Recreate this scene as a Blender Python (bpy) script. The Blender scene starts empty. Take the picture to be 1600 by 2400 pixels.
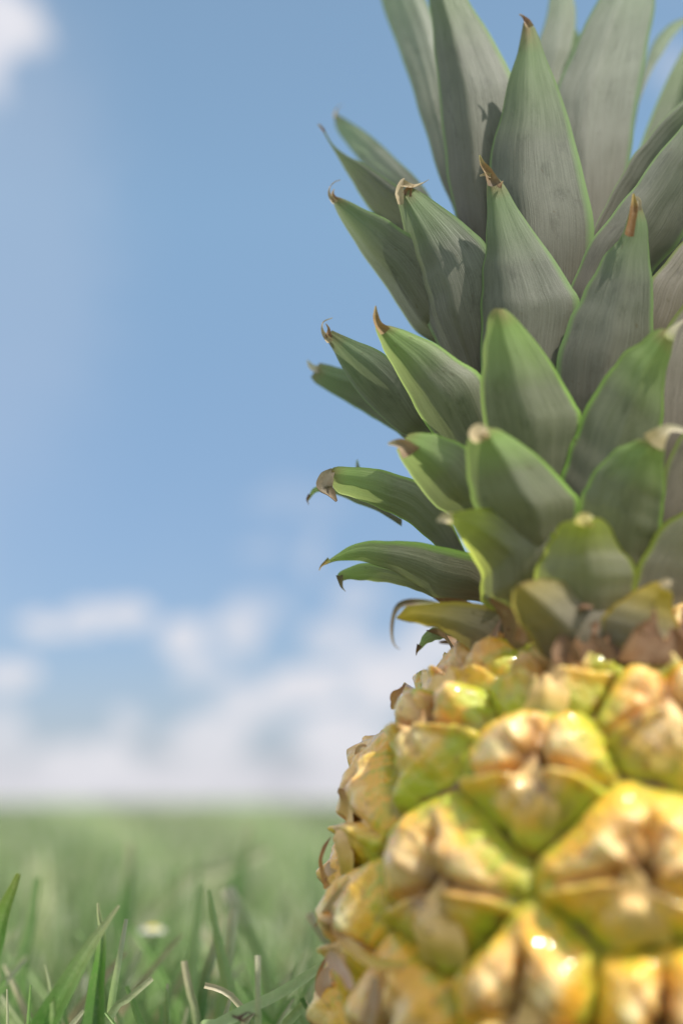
import bpy, math, random
import numpy as np
from mathutils import Vector, noise as mn

random.seed(7); rng = np.random.default_rng(11)
scene = bpy.context.scene
COL = scene.collection
CM = 0.01

# ------------------------------------------------------------------ camera
DIST = 0.24                      # camera to the pineapple's axis
F = 12500.0 * DIST               # focal length in pixels of the 1600 px wide photograph
PITCH = math.atan(682.0 / F)
CAM = np.array([-DIST * 700 / F * math.cos(PITCH), -DIST, 0.10])
def ray(px, py):
    x = (px - 800) / F; z = -(py - 1200) / F
    return np.array([x, math.cos(PITCH) - math.sin(PITCH) * z, math.sin(PITCH) + math.cos(PITCH) * z])
def P(px, py, depth=0.0):
    """world point seen at (px,py) standing depth cm in front of the pineapple's axis"""
    r = ray(px, py); t = (-depth * CM - CAM[1]) / r[1]
    return CAM + r * t
def z1(pts): return [(700 + x / 1.742, y / 1.742) for x, y in pts]
def z2(pts): return [(700 + x / 1.742, 700 + y / 1.742) for x, y in pts]

# ------------------------------------------------------------------ mesh helpers
def tag(o, label=None, cat=None, group=None, kind=None):
    if label: o['label'] = label
    if cat: o['category'] = cat
    if group: o['group'] = group
    if kind: o['kind'] = kind
    return o
def empty(name, loc=(0, 0, 0)):
    o = bpy.data.objects.new(name, None); COL.objects.link(o); o.location = loc
    o.empty_display_size = 0.02
    return o
def mesh_obj(name, verts, faces, mat, parent=None, uv=None, uv2=None, col=None, smooth=True):
    me = bpy.data.meshes.new(name)
    verts = np.asarray(verts, dtype=np.float64)
    faces = np.asarray(faces, dtype=np.int32)
    nf, k = faces.shape
    me.vertices.add(len(verts)); me.vertices.foreach_set('co', verts.astype(np.float32).ravel())
    me.loops.add(nf * k); me.loops.foreach_set('vertex_index', faces.ravel())
    me.polygons.add(nf)
    me.polygons.foreach_set('loop_start', np.arange(0, nf * k, k, dtype=np.int32))
    me.polygons.foreach_set('loop_total', np.full(nf, k, dtype=np.int32))
    me.update(calc_edges=True)
    if smooth: me.polygons.foreach_set('use_smooth', np.ones(nf, dtype=bool))
    for nm, u in (('UVMap', uv), ('cm', uv2)):
        if u is not None:
            l = me.uv_layers.new(name=nm)
            l.data.foreach_set('uv', np.asarray(u, dtype=np.float32)[faces.ravel()].ravel())
    if col is not None:
        c = np.ones((len(verts), 4), dtype=np.float32); c[:, :3] = col
        a = me.color_attributes.new(name='Col', type='FLOAT_COLOR', domain='POINT')
        a.data.foreach_set('color', c.ravel())
    me.validate()
    me.materials.append(mat)
    o = bpy.data.objects.new(name, me); COL.objects.link(o)
    if parent is not None: o.parent = parent
    return o
def grid_faces(nu, nv, off=0, wrap=False):
    f = []
    for j in range(nv - 1):
        for i in range(nu if wrap else nu - 1):
            a = j * nu + i; b = j * nu + (i + 1) % nu
            f.append((off + a, off + b, off + b + nu, off + a + nu))
    return f
def catmull(pts, n):
    """smooth curve through pts, n samples evenly spaced along its length"""
    p = np.asarray(pts, float)
    if len(p) == 2:
        t = np.linspace(0, 1, n)[:, None]; return p[0] * (1 - t) + p[1] * t
    q = np.vstack([2 * p[0] - p[1], p, 2 * p[-1] - p[-2]])
    out = []
    for i in range(1, len(q) - 2):
        for s in np.linspace(0, 1, 24, endpoint=False):
            a, b, c, d = q[i - 1], q[i], q[i + 1], q[i + 2]
            out.append(.5 * ((2 * b) + (-a + c) * s + (2 * a - 5 * b + 4 * c - d) * s * s + (-a + 3 * b - 3 * c + d) * s ** 3))
    out.append(p[-1]); out = np.array(out)
    L = np.concatenate([[0], np.cumsum(np.linalg.norm(np.diff(out, axis=0), axis=1))])
    s = np.linspace(0, L[-1], n)
    return np.stack([np.interp(s, L, out[:, k]) for k in range(p.shape[1])], 1)

# ------------------------------------------------------------------ materials
class NT:
    def __init__(s, mat): s.t = mat.node_tree; s.n = s.t.nodes; s.l = s.t.links
    def node(s, typ, **kw):
        n = s.n.new(typ)
        for k, v in kw.items():
            if k.startswith('i_'):
                key = k[2:]; n.inputs[int(key) if key.isdigit() else key.replace('_', ' ')].default_value = v
            else: setattr(n, k, v)
        return n
    def link(s, a, b): s.l.new(a, b)
    def math(s, op, a, b=None, clamp=False):
        n = s.n.new('ShaderNodeMath'); n.operation = op; n.use_clamp = clamp
        for i, v in enumerate((a, b)):
            if v is None: continue
            if isinstance(v, (int, float)): n.inputs[i].default_value = v
            else: s.l.new(v, n.inputs[i])
        return n.outputs[0]
    def mix(s, f, a, b, mode='MIX'):
        n = s.n.new('ShaderNodeMix'); n.data_type = 'RGBA'; n.blend_type = mode
        for i, v in ((0, f), (6, a), (7, b)):
            if isinstance(v, (int, float)): n.inputs[i].default_value = v
            elif isinstance(v, tuple): n.inputs[i].default_value = (*v, 1) if len(v) == 3 else v
            else: s.l.new(v, n.inputs[i])
        return n.outputs[2]
    def ramp(s, f, stops):
        n = s.n.new('ShaderNodeValToRGB'); s.l.new(f, n.inputs[0]); e = n.color_ramp.elements
        while len(e) < len(stops): e.new(.5)
        for i, (p, c) in enumerate(stops):
            e[i].position = p; e[i].color = (*c, 1) if isinstance(c, tuple) else (c, c, c, 1)
        return n.outputs[0]
    def noise(s, vec, scale, detail=4, rough=.55, dim='3D'):
        n = s.n.new('ShaderNodeTexNoise'); n.inputs['Scale'].default_value = scale
        n.inputs['Detail'].default_value = detail; n.inputs['Roughness'].default_value = rough
        if vec is not None: s.l.new(vec, n.inputs['Vector'])
        return n.outputs[0]
def new_mat(name):
    m = bpy.data.materials.new(name); m.use_nodes = True; m.node_tree.nodes.clear(); return m, NT(m)

def leaf_material(name, body, bloom, rim, trans, yellow=0.0, boost=1.0):
    m, t = new_mat(name)
    uv = t.node('ShaderNodeUVMap', uv_map='UVMap'); cm = t.node('ShaderNodeUVMap', uv_map='cm')
    oi = t.node('ShaderNodeObjectInfo')
    s1 = t.node('ShaderNodeSeparateXYZ'); t.link(uv.outputs[0], s1.inputs[0])
    off = t.node('ShaderNodeCombineXYZ'); t.link(t.math('MULTIPLY', oi.outputs['Random'], 40), off.inputs[2])
    def strand(sx, sy):
        mp = t.node('ShaderNodeMapping'); t.link(cm.outputs[0], mp.inputs[0]); mp.inputs['Scale'].default_value = (sx, sy, 1)
        ad = t.node('ShaderNodeVectorMath', operation='ADD'); t.link(mp.outputs[0], ad.inputs[0]); t.link(off.outputs[0], ad.inputs[1])
        return ad.outputs[0]
    fine = t.noise(strand(60, .9), 1, 3, .6)
    mid = t.noise(strand(7, .35), 1, 3, .55)
    blot = t.noise(strand(1.1, .7), 1, 5, .65)
    speck = t.noise(strand(45, 30), 1, 2, .7)
    edge = t.math('ABSOLUTE', t.math('SUBTRACT', t.math('MULTIPLY', s1.outputs[0], 2), 1))
    v = s1.outputs[1]
    c = t.mix(t.ramp(blot, [(.35, 0.0), (.68, 1.0)]), body, bloom)
    c = t.mix(t.math('MULTIPLY', t.ramp(mid, [(.3, 0.0), (.7, 1.0)]), .30), c, tuple(x * .72 for x in body))
    c = t.mix(t.math('MULTIPLY', t.ramp(fine, [(.38, 0.0), (.64, 1.0)]), .50), c, tuple(min(1, x * 1.45) for x in bloom))
    c = t.mix(t.math('MULTIPLY', t.ramp(speck, [(.58, 0.0), (.74, 1.0)]), .42), c, tuple(min(1, x * 1.7) for x in bloom))
    # scuffs where the waxy bloom has been rubbed off
    sc = t.noise(strand(2.6, 1.1), 1, 6, .75)
    c = t.mix(t.math('MULTIPLY', t.ramp(sc, [(.55, 0.0), (.68, 1.0)]), .6), c, tuple(x * .5 for x in body))
    c = t.mix(t.ramp(v, [(.15, .55), (.55, 0.0)]), c, (.140, .105, .078))  # brown veil of light bounced off the fruit, painted into the leaf base
    rimf = t.ramp(edge, [(.88, 0.0), (.98, 1.0)])
    tipf = t.math('MULTIPLY', t.ramp(v, [(.62, 0.0), (1.0, 1.0)]), .75)
    c = t.mix(t.math('MAXIMUM', rimf, tipf), c, rim)  # glow of sun through thin edges and tips, put into the colour
    if yellow:
        c = t.mix(t.math('MULTIPLY', t.ramp(v, [(.45, 0.0), (.95, 1.0)]), yellow), c, (.62, .50, .03))
    bt = t.math('MULTIPLY', t.ramp(v, [(.90, 0.0), (.985, 1.0)]), t.ramp(blot, [(.35, .2), (.6, 1.0)]))
    c = t.mix(bt, c, (.30, .19, .08))
    sp = t.noise(strand(5.5, 4.5), 1, 2, .5)
    c = t.mix(t.math('MULTIPLY', t.ramp(sp, [(.71, 0.0), (.76, 1.0)]), .6), c, (.10, .08, .04))
    hei = t.math('ADD', t.math('MULTIPLY', fine, .6), t.math('ADD', t.math('MULTIPLY', mid, 1.2), t.math('MULTIPLY', speck, .25)))
    bp = t.node('ShaderNodeBump'); bp.inputs['Strength'].default_value = .55; bp.inputs['Distance'].default_value = .0003
    t.link(hei, bp.inputs['Height'])
    pr = t.node('ShaderNodeBsdfPrincipled'); t.link(c, pr.inputs['Base Color']); pr.inputs['Roughness'].default_value = .52
    pr.inputs['Specular IOR Level'].default_value = .35
    t.link(bp.outputs[0], pr.inputs['Normal'])
    tr = t.node('ShaderNodeBsdfTranslucent')
    tc = t.mix(t.ramp(mid, [(.3, 0.0), (.7, 1.0)]), tuple(trans), tuple(x * .75 for x in trans))
    if yellow: tc = t.mix(t.math('MULTIPLY', t.ramp(v, [(.3, 0.0), (.8, 1.0)]), yellow), tc, (.95, .75, .05))
    t.link(tc, tr.inputs['Color'])
    amt = t.math('ADD', t.math('MULTIPLY', t.ramp(v, [(.1, .05), (.55, .22), (.92, .55)]), boost), t.math('MULTIPLY', rimf, .4 * boost), clamp=True)
    mx = t.node('ShaderNodeMixShader'); t.link(amt, mx.inputs[0]); t.link(pr.outputs[0], mx.inputs[1]); t.link(tr.outputs[0], mx.inputs[2])
    out = t.node('ShaderNodeOutputMaterial'); t.link(mx.outputs[0], out.inputs[0])
    return m

def vcol_material(name, rough=.4, bump=.5, coat=0.0, trans=0.0, sss=0.0, nscale=900, vary=.35, dist=.0003, tint=(.4, .2, .08), speclev=.5, fleck=(.85, .7, .45)):
    m, t = new_mat(name)
    at = t.node('ShaderNodeAttribute', attribute_name='Col')
    tc = t.node('ShaderNodeTexCoord')
    n1 = t.noise(tc.outputs['Object'], nscale, 4, .65); n2 = t.noise(tc.outputs['Object'], nscale * .22, 5, .6)
    c = t.mix(t.math('MULTIPLY', t.ramp(n2, [(.45, 0.0), (.72, 1.0)]), vary), at.outputs['Color'], tint)
    c = t.mix(t.math('MULTIPLY', t.ramp(n1, [(.5, 0.0), (.8, 1.0)]), vary * .6), c, fleck)
    bp = t.node('ShaderNodeBump'); bp.inputs['Strength'].default_value = bump; bp.inputs['Distance'].default_value = dist
    t.link(t.math('ADD', t.math('MULTIPLY', n1, .5), n2), bp.inputs['Height'])
    pr = t.node('ShaderNodeBsdfPrincipled'); t.link(c, pr.inputs['Base Color'])
    t.link(t.ramp(n2, [(.3, max(.05, rough - .1)), (.7, rough + .18)]), pr.inputs['Roughness'])
    pr.inputs['Coat Weight'].default_value = coat; pr.inputs['Coat Roughness'].default_value = .10
    pr.inputs['Specular IOR Level'].default_value = speclev
    if sss:
        pr.inputs['Subsurface Weight'].default_value = sss; pr.inputs['Subsurface Radius'].default_value = (1, .5, .15)
        pr.inputs['Subsurface Scale'].default_value = .003
    t.link(bp.outputs[0], pr.inputs['Normal'])
    res = pr.outputs[0]
    if trans:
        tr = t.node('ShaderNodeBsdfTranslucent'); t.link(c, tr.inputs['Color'])
        mx = t.node('ShaderNodeMixShader'); mx.inputs[0].default_value = trans
        t.link(res, mx.inputs[1]); t.link(tr.outputs[0], mx.inputs[2]); res = mx.outputs[0]
    out = t.node('ShaderNodeOutputMaterial'); t.link(res, out.inputs[0])
    return m

M_LEAF = leaf_material('leaf_grey_green', (.102, .108, .072), (.180, .182, .138), (.22, .34, .11), (.42, .50, .26), boost=.45)
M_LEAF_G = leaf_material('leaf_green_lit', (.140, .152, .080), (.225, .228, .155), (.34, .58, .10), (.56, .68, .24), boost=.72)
M_LEAF_LOW = leaf_material('leaf_low_olive', (.185, .185, .120), (.275, .265, .195), (.44, .56, .08), (.70, .82, .18), .12, boost=1.5)
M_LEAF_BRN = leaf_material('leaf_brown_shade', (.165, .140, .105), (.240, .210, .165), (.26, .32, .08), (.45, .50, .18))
M_LEAF_YEL = leaf_material('leaf_yellowing', (.185, .170, .105), (.270, .240, .165), (.46, .38, .07), (.60, .52, .14), .5)
M_LEAF_OLD = leaf_material('leaf_old_brownish', (.175, .155, .105), (.250, .220, .160), (.40, .30, .08), (.45, .40, .14), .22)
M_LEAF_PALE = leaf_material('leaf_pale_back', (.20, .205, .155), (.33, .33, .27), (.26, .38, .18), (.52, .66, .38))
M_DRY = vcol_material('dried_leaf_tip', .6, .6, 0, .25, nscale=700)
M_EYE = vcol_material('pineapple_rind', rough=.36, bump=.9, coat=.6, trans=0, sss=.3, nscale=620, vary=.30, dist=.0011, tint=(.70, .36, .05), fleck=(1.0, .66, .22), speclev=.4)
M_BRACT = vcol_material('papery_bract', .55, .6, 0, .15, nscale=600, vary=.3)
M_CORE = vcol_material('rind_groove', .6, .5, 0, 0, nscale=500)
M_BLADE = vcol_material('grass_blade_green', .42, .6, 0, .36, nscale=900, vary=.34, tint=(.16, .26, .05))
M_TURF = vcol_material('turf_grass', .45, 0.0, 0, .50, nscale=60, vary=.15, tint=(.12, .16, .04))

# ------------------------------------------------------------------ the pineapple
pine = empty('pineapple')
tag(pine, 'ripe yellow green pineapple with spiky grey green crown standing upright in the lawn', 'pineapple')

# fruit outline: (height cm, radius cm)
PROF = [(0.05, .6), (.12, 2.2), (.5, 3.55), (1.4, 4.55), (2.6, 5.05), (4.2, 5.22), (6.0, 5.44), (7.6, 5.46), (9.2, 5.32), (10.5, 5.0), (11.5, 4.42), (12.2, 3.62), (12.7, 2.85), (13.0, 2.0), (13.1, .8)]
prof = catmull([(r, z) for z, r in PROF], 400)          # (r,z) evenly spaced
PL = np.linalg.norm(np.diff(prof, axis=0), axis=1).sum()
sgrid = np.linspace(0, PL, 400)
dprof = np.gradient(prof, sgrid, axis=0)
def surf(az, s, h):
    """az 0 faces the camera, positive to the right; s along the profile, h off the surface; cm in, metres out"""
    r = np.interp(s, sgrid, prof[:, 0]); z = np.interp(s, sgrid, prof[:, 1])
    dr = np.interp(s, sgrid, dprof[:, 0]); dz = np.interp(s, sgrid, dprof[:, 1])
    L = np.sqrt(dr * dr + dz * dz) + 1e-9
    nr, nz = dz / L, -dr / L
    rr = r + nr * h; zz = z + nz * h
    return np.stack([rr * np.sin(az), -rr * np.cos(az), zz], -1) * CM
def hit(px, py):
    """where the line of sight meets the fruit: (az, s)"""
    r = ray(px, py)
    for t in np.linspace(DIST * .6, DIST * 1.1, 1600):
        p = (CAM + r * t) * 100
        rad = math.hypot(p[0], p[1])
        if p[2] < 13.1 and rad < np.interp(p[2], prof[:, 1], prof[:, 0]):
            i = np.argmin((prof[:, 0] - rad) ** 2 + (prof[:, 1] - p[2]) ** 2)
            return math.atan2(p[0], -p[1]), sgrid[i]
    return None
pits = [(1253, 1793), (1570, 1668), (1490, 2043), (1237, 2362), (1313, 1580), (1010, 1695), (842, 1902), (1037, 2072), (821, 2180), (930, 2410), (1560, 2420), (925, 1668), (1090, 1590)]
seeds = []
for p in pits:
    h = hit(*p)
    if h: seeds.append(h)
nfix = len(seeds)
# remaining eyes: spread evenly over the rest of the rind
SMAX = PL - 1.6
cand_s = rng.uniform(1.0, SMAX, 26000)
keep = rng.uniform(0, 5.9, 26000) < np.interp(cand_s, sgrid, prof[:, 0])
cand_s = cand_s[keep]; cand_a = rng.uniform(-math.pi, math.pi, len(cand_s))
cand = surf(cand_a, cand_s, 0 * cand_s) * 100
S3 = [surf(np.array(a), np.array(s), np.array(0.)) * 100 for a, s in seeds]
dmin = np.min([np.linalg.norm(cand - q, axis=1) for q in S3], axis=0)
while len(S3) < 92:
    k = int(np.argmax(dmin))
    if dmin[k] < 1.9: break
    S3.append(cand[k]); seeds.append((cand_a[k], cand_s[k]))
    dmin = np.minimum(dmin, np.linalg.norm(cand - cand[k], axis=1))
S3 = np.array(S3)
for it in range(8):
    own = np.argmin(((cand[:, None, :] - S3[None]) ** 2).sum(2), axis=1)
    for k in range(nfix, len(S3)):
        w = cand[own == k]
        if len(w) == 0: continue
        c = w.mean(0); j = int(np.argmin(((cand - c) ** 2).sum(1)))
        S3[k] = cand[j]; seeds[k] = (cand_a[j], cand_s[j])
seeds = np.array(seeds)

def wig(x, y, k):
    return (np.sin(x * 3.1 + k * 1.7) * np.cos(y * 2.7 - k) + .5 * np.sin(x * 7.3 - y * 5.1 + k * 3.3) + .3 * np.sin(x * 13.7 + y * 11.9 + k * 5.1)) / 1.8
def sst(a, b, x):
    t = np.clip((x - a) / (b - a), 0, 1); return t * t * (3 - 2 * t)
def mixc(a, b, f): return a * (1 - f[..., None]) + np.array(b) * f[..., None]
NTH, NR = 84, 30
def eye_height(q, p, rho, k, H):
    jit = random.Random(k)
    ro = jit.uniform(-.2, .2); q, p = q * math.cos(ro) - p * math.sin(ro), q * math.sin(ro) + p * math.cos(ro)
    ox, oy = jit.uniform(-.08, .08), jit.uniform(-.10, .06); q = q - ox; p = p - oy
    l1, l2, cl = jit.uniform(.6, 1.3), jit.uniform(.6, 1.3), jit.uniform(.7, 1.3)
    q = q + .07 * wig(q, p * 2, k)
    L = -.18 + .08 * np.sin(q * 3 + k) - .14 * np.abs(q) ** 1.5
    h = H * .95 * (1 - rho ** 3.0) - .10 * sst(.86, 1.0, rho)
    up = sst(-.25, .05, p)
    # two swollen lobes above, smaller knobs over them
    h = h + .26 * l1 * np.exp(-((q + .40) ** 2 / .07 + (p - .24) ** 2 / .09)) + .26 * l2 * np.exp(-((q - .40) ** 2 / .07 + (p - .24) ** 2 / .09))
    h = h + .16 * np.exp(-((q - .20) ** 2 / .018 + (p - .62) ** 2 / .018)) * l1 + .12 * np.exp(-((q + .3) ** 2 / .022 + (p - .60) ** 2 / .018)) * l2
    h = h - .34 * cl * np.exp(-(q / (.06 + .07 * np.clip(.6 - p, 0, 1))) ** 2) * up * sst(.80, .40, p)
    h = h - .46 * np.exp(-((q / .16) ** 2 + ((p + .06) / .17) ** 2))
    # fold where the bract laps over the lobes, shadowed groove above it
    side = sst(.06, .18, np.abs(q)) * sst(1.05, .85, np.abs(q))
    h = h - .24 * np.exp(-((p - L - .11) / .055) ** 2) * side
    h = h + .15 * np.exp(-((p - L) / .05) ** 2) * side
    h = h - .46 * np.clip(L - p - .03, 0, .6) * (1 - .6 * np.exp(-(q / .22) ** 2))
    h = h + .10 * np.exp(-(q / .17) ** 2) * sst(-.15, -.35, p)
    rad_ = np.sqrt(q * q + (p + .05) ** 2); an_ = np.arctan2(q, p + .05)
    h = h + .055 * np.cos(an_ * jit.choice((6, 7, 8)) + k + 2 * np.sin(an_ * 2)) * np.exp(-((rad_ - .36) / .2) ** 2)
    h = h + .05 * wig(q * 2.2, p * 2.2, k + 9) + .03 * wig(q * 4.6, p * 4.6, k + 2) + .016 * np.sin(q * 29 + 3 * np.sin(p * 9 + k)) * np.sin(p * 25 + 2 * np.sin(q * 11 + k)) * sst(.35, .6, rho)
    return h, L
def eye_cell(k):
    a0, s0 = seeds[k]
    th = np.linspace(0, 2 * math.pi, NTH, endpoint=False)
    bor = np.full(NTH, 1.75)
    R0 = np.interp(s0, sgrid, prof[:, 0])
    for j in range(len(seeds)):
        if j == k: continue
        if np.linalg.norm(S3[j] - S3[k]) > 5.2: continue
        da = (seeds[j][0] - a0 + math.pi) % (2 * math.pi) - math.pi
        Rm = .5 * (R0 + np.interp(seeds[j][1], sgrid, prof[:, 0]))
        dx, dy = da * Rm, seeds[j][1] - s0
        D = math.hypot(dx, dy); c = (np.cos(th) * dx + np.sin(th) * dy) / D
        lim = np.where(c > .05, .5 * D / np.maximum(c, .05), 9)
        bor = np.minimum(bor, lim)
    for _ in range(3): bor = .25 * np.roll(bor, 1) + .5 * bor + .25 * np.roll(bor, -1)
    bor = bor * (1.05 + .03 * np.sin(th * 5 + k * 2.1))
    return a0, s0, th, bor, R0
OFFC = 0.02
def build_eye(k, parent):
    a0, s0, th, bor, R0 = eye_cell(k)
    rho = (np.linspace(0, 1, NR + 1)[1:]) ** .9
    X = rho[:, None] * bor[None] * np.cos(th)[None]; Y = rho[:, None] * bor[None] * np.sin(th)[None]
    X = np.concatenate([[0], X.ravel()]); Y = np.concatenate([[0], Y.ravel()])
    rr = np.concatenate([[0], np.repeat(rho, NTH)])
    wx = .5 * (bor[0] + bor[NTH // 2]); wy = .5 * (bor[NTH // 4] + bor[3 * NTH // 4])
    q, p = X / wx, Y / wy
    green = np.clip(.22 + .60 * sst(11, 15.5, s0) + random.uniform(-.22, .3), 0, 1)
    H = .40 * min(1, wx / 1.2)
    h, L = eye_height(q, p, rr, k, H)
    Rl = np.maximum(.8, np.interp(s0 + Y, sgrid, prof[:, 0]))
    V = surf(a0 + X / (.5 * (R0 + Rl)), s0 + Y, h - .1)
    # colour
    nz = wig(q * 2, p * 2, k + 3); nz2 = wig(q * 5, p * 5, k + 5); nz3 = wig(q * 9, p * 8, k + 8)
    peach = np.array((1.0, .60, .19)); pale = np.array((1.0, .76, .38)); yel = np.array((1.0, .50, .03)); grn = np.array((.36, .50, .03)); org = np.array((1.0, .38, .015))
    c = np.tile(peach, (len(X), 1))
    c = mixc(c, pale, .9 * np.exp(-(((np.abs(q) - .32) / .24) ** 2 + ((p - .14) / .24) ** 2)))
    c = mixc(c, org, .65 * sst(.1, .8, nz))
    rimy = sst(.46, .78, rr + .16 * nz)
    c = mixc(c, yel, rimy * .9)
    g = sst(.62, .92, rr + .22 * nz2 + (green - .5) * .7)
    c = mixc(c, grn, g * .85)
    br = sst(.03, -.05, p - L)
    bc = mixc(np.tile(np.array((1.0, .72, .32)), (len(X), 1)), (1.0, .56, .04), sst(.20, .75, rr + .18 * nz2))
    bc = mixc(bc, tuple(grn), sst(.5, .9, rr + .4 * (green - .5) + .18 * nz) * .8)
    bc = mixc(bc, (.50, .30, .14), .6 * sst(.25, .9, nz3) * sst(.9, .3, rr))
    c = c * (1 - br[:, None]) + bc * br[:, None]
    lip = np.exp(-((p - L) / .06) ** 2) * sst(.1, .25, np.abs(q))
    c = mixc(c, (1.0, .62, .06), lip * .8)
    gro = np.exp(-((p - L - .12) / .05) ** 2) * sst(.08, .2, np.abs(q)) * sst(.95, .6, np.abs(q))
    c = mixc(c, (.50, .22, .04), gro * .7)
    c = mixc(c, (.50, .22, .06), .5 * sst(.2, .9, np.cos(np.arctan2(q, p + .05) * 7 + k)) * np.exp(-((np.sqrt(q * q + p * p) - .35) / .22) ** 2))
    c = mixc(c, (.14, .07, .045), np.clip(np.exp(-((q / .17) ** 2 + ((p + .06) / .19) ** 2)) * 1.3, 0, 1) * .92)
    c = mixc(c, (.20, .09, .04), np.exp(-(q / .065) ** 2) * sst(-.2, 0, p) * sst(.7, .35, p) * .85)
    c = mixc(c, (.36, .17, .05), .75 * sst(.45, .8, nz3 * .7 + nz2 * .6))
    # shade painted into the grooves between eyes: olive above, brown in low corners
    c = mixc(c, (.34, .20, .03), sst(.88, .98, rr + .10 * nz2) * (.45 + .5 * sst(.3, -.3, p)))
    if random.random() < .5:
        sx, sy = random.uniform(-.35, .35), random.uniform(-.5, .0)
        c = mixc(c, (.34, .22, .15), np.clip(np.exp(-(((q - sx) / .26) ** 2 + ((p - sy) / .3) ** 2)) * (.6 + .8 * nz2 + .4 * nz3), 0, 1) * .85)
    c = np.clip(c * random.uniform(.94, 1.12), 0, 1)
    f = [(0, 1 + i, 1 + (i + 1) % NTH, 1 + (i + 1) % NTH) for i in range(NTH)]
    tri = [(0, 1 + i, 1 + (i + 1) % NTH) for i in range(NTH)]
    quads = grid_faces(NTH, NR, 1, True)
    me_faces = quads
    # close the middle with a tiny fan of quads made from pairs of triangles
    fan = [(0, 1 + i, 1 + (i + 1) % NTH, 1 + (i + 2) % NTH) for i in range(0, NTH, 2)]
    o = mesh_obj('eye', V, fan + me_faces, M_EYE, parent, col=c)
    # bract: papery scale over the lower half, its tip curling away over the pit
    n = 20; nu = 9
    t = np.linspace(0, 1, n)
    p0, p1 = -.80, random.uniform(.0, .22)
    pc = p0 + (p1 - p0) * t; wdt = .34 * np.sin(np.pi * np.clip(.25 + .75 * t, 0, 1)) ** .8 * (1 - .55 * t) + .012
    lift = random.uniform(.02, .24) * t ** 4; bend = random.uniform(-.10, .10)
    uu = np.linspace(-1, 1, nu)
    Q = wdt[:, None] * uu[None] + (bend * t ** 2)[:, None] + .03 * np.sin(7 * t + k)[:, None]
    Pp = np.repeat(pc[:, None], nu, 1)
    r_ = np.clip(np.sqrt(Q ** 2 + Pp ** 2), 0, 1)
    hh, _ = eye_height(Q, Pp, r_ * .95, k, H)
    hc = np.maximum(hh, (H * .55) * (1 - (np.abs(Pp)) ** 3)) - .03 + .03 * sst(0, .3, t)[:, None]
    hc = hc + lift[:, None] - .05 * (uu ** 2)[None] * sst(.0, .5, t)[:, None]
    Y2 = (Pp * wy).ravel(); X2 = (Q * wx).ravel()
    Rl = np.maximum(.8, np.interp(s0 + Y2, sgrid, prof[:, 0]))
    V2 = surf(a0 + X2 / (.5 * (R0 + Rl)), s0 + Y2, hc.ravel() - .1)
    tt = np.repeat(t, nu); U = np.tile(np.abs(uu), n)
    c2 = np.tile(np.array((1.0, .66, .26)), (n * nu, 1))
    c2 = mixc(c2, (.80, .54, .06), sst(.5, .0, tt) * .9)
    c2 = mixc(c2, (.40, .20, .08), sst(.75, 1., tt) * .9)
    c2 = mixc(c2, (.30, .30, .05), sst(.30, .0, tt) * green)
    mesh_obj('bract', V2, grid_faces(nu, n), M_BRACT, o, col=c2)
    return o

# the body under the eyes, its dark brown standing in for groove shade
fruit = None
azs = np.linspace(-math.pi, math.pi, 96, endpoint=False); ss = np.linspace(0, PL, 70)
A_, S_ = np.meshgrid(azs, ss)
V = surf(A_.ravel(), S_.ravel(), np.full(A_.size, -.24))
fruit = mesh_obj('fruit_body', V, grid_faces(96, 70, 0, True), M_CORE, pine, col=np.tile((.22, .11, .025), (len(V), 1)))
for k in range(len(seeds)): build_eye(k, pine)

# ------------------------------------------------------------------ ribbons
def ribbon(name, pts3, widths, mat, parent, cols, fold=.25, nu=5, n=22, side=None, twist=0.0):
    """narrow curling strip along a 3-D line; widths in metres at the points; cols at the points"""
    p = np.asarray(pts3, float); m = len(p)
    C = catmull(p, n); ti = np.linspace(0, 1, n); tk = np.linspace(0, 1, m)
    W = np.interp(ti, np.linspace(0, 1, len(widths)), widths); tcol = np.linspace(0, 1, len(cols)); cc = np.stack([np.interp(ti, tcol, [c[i] for c in cols]) for i in range(3)], 1)
    T = np.gradient(C, axis=0); T /= np.linalg.norm(T, axis=1)[:, None] + 1e-12
    view = np.array([0.05, -1.0, .1]) if side is None else np.asarray(side, float)
    V = []; K = []; UV = []
    for i in range(n):
        a = twist * ti[i]
        w = np.cross(T[i], view); w /= np.linalg.norm(w) + 1e-9
        nn = np.cross(w, T[i]); 
        w2 = w * math.cos(a) + nn * math.sin(a); n2 = -w * math.sin(a) + nn * math.cos(a)
        for u in np.linspace(-1, 1, nu):
            V.append(C[i] + w2 * u * W[i] * .5 + n2 * (abs(u) ** 1.3) * W[i] * fold); K.append(cc[i] * (1 - .12 * (1 - abs(u)))); UV.append((u, ti[i]))  # shade of the fold painted as a darker middle
    return mesh_obj(name, V, grid_faces(nu, n), mat, parent, uv=UV, col=K)

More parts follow.
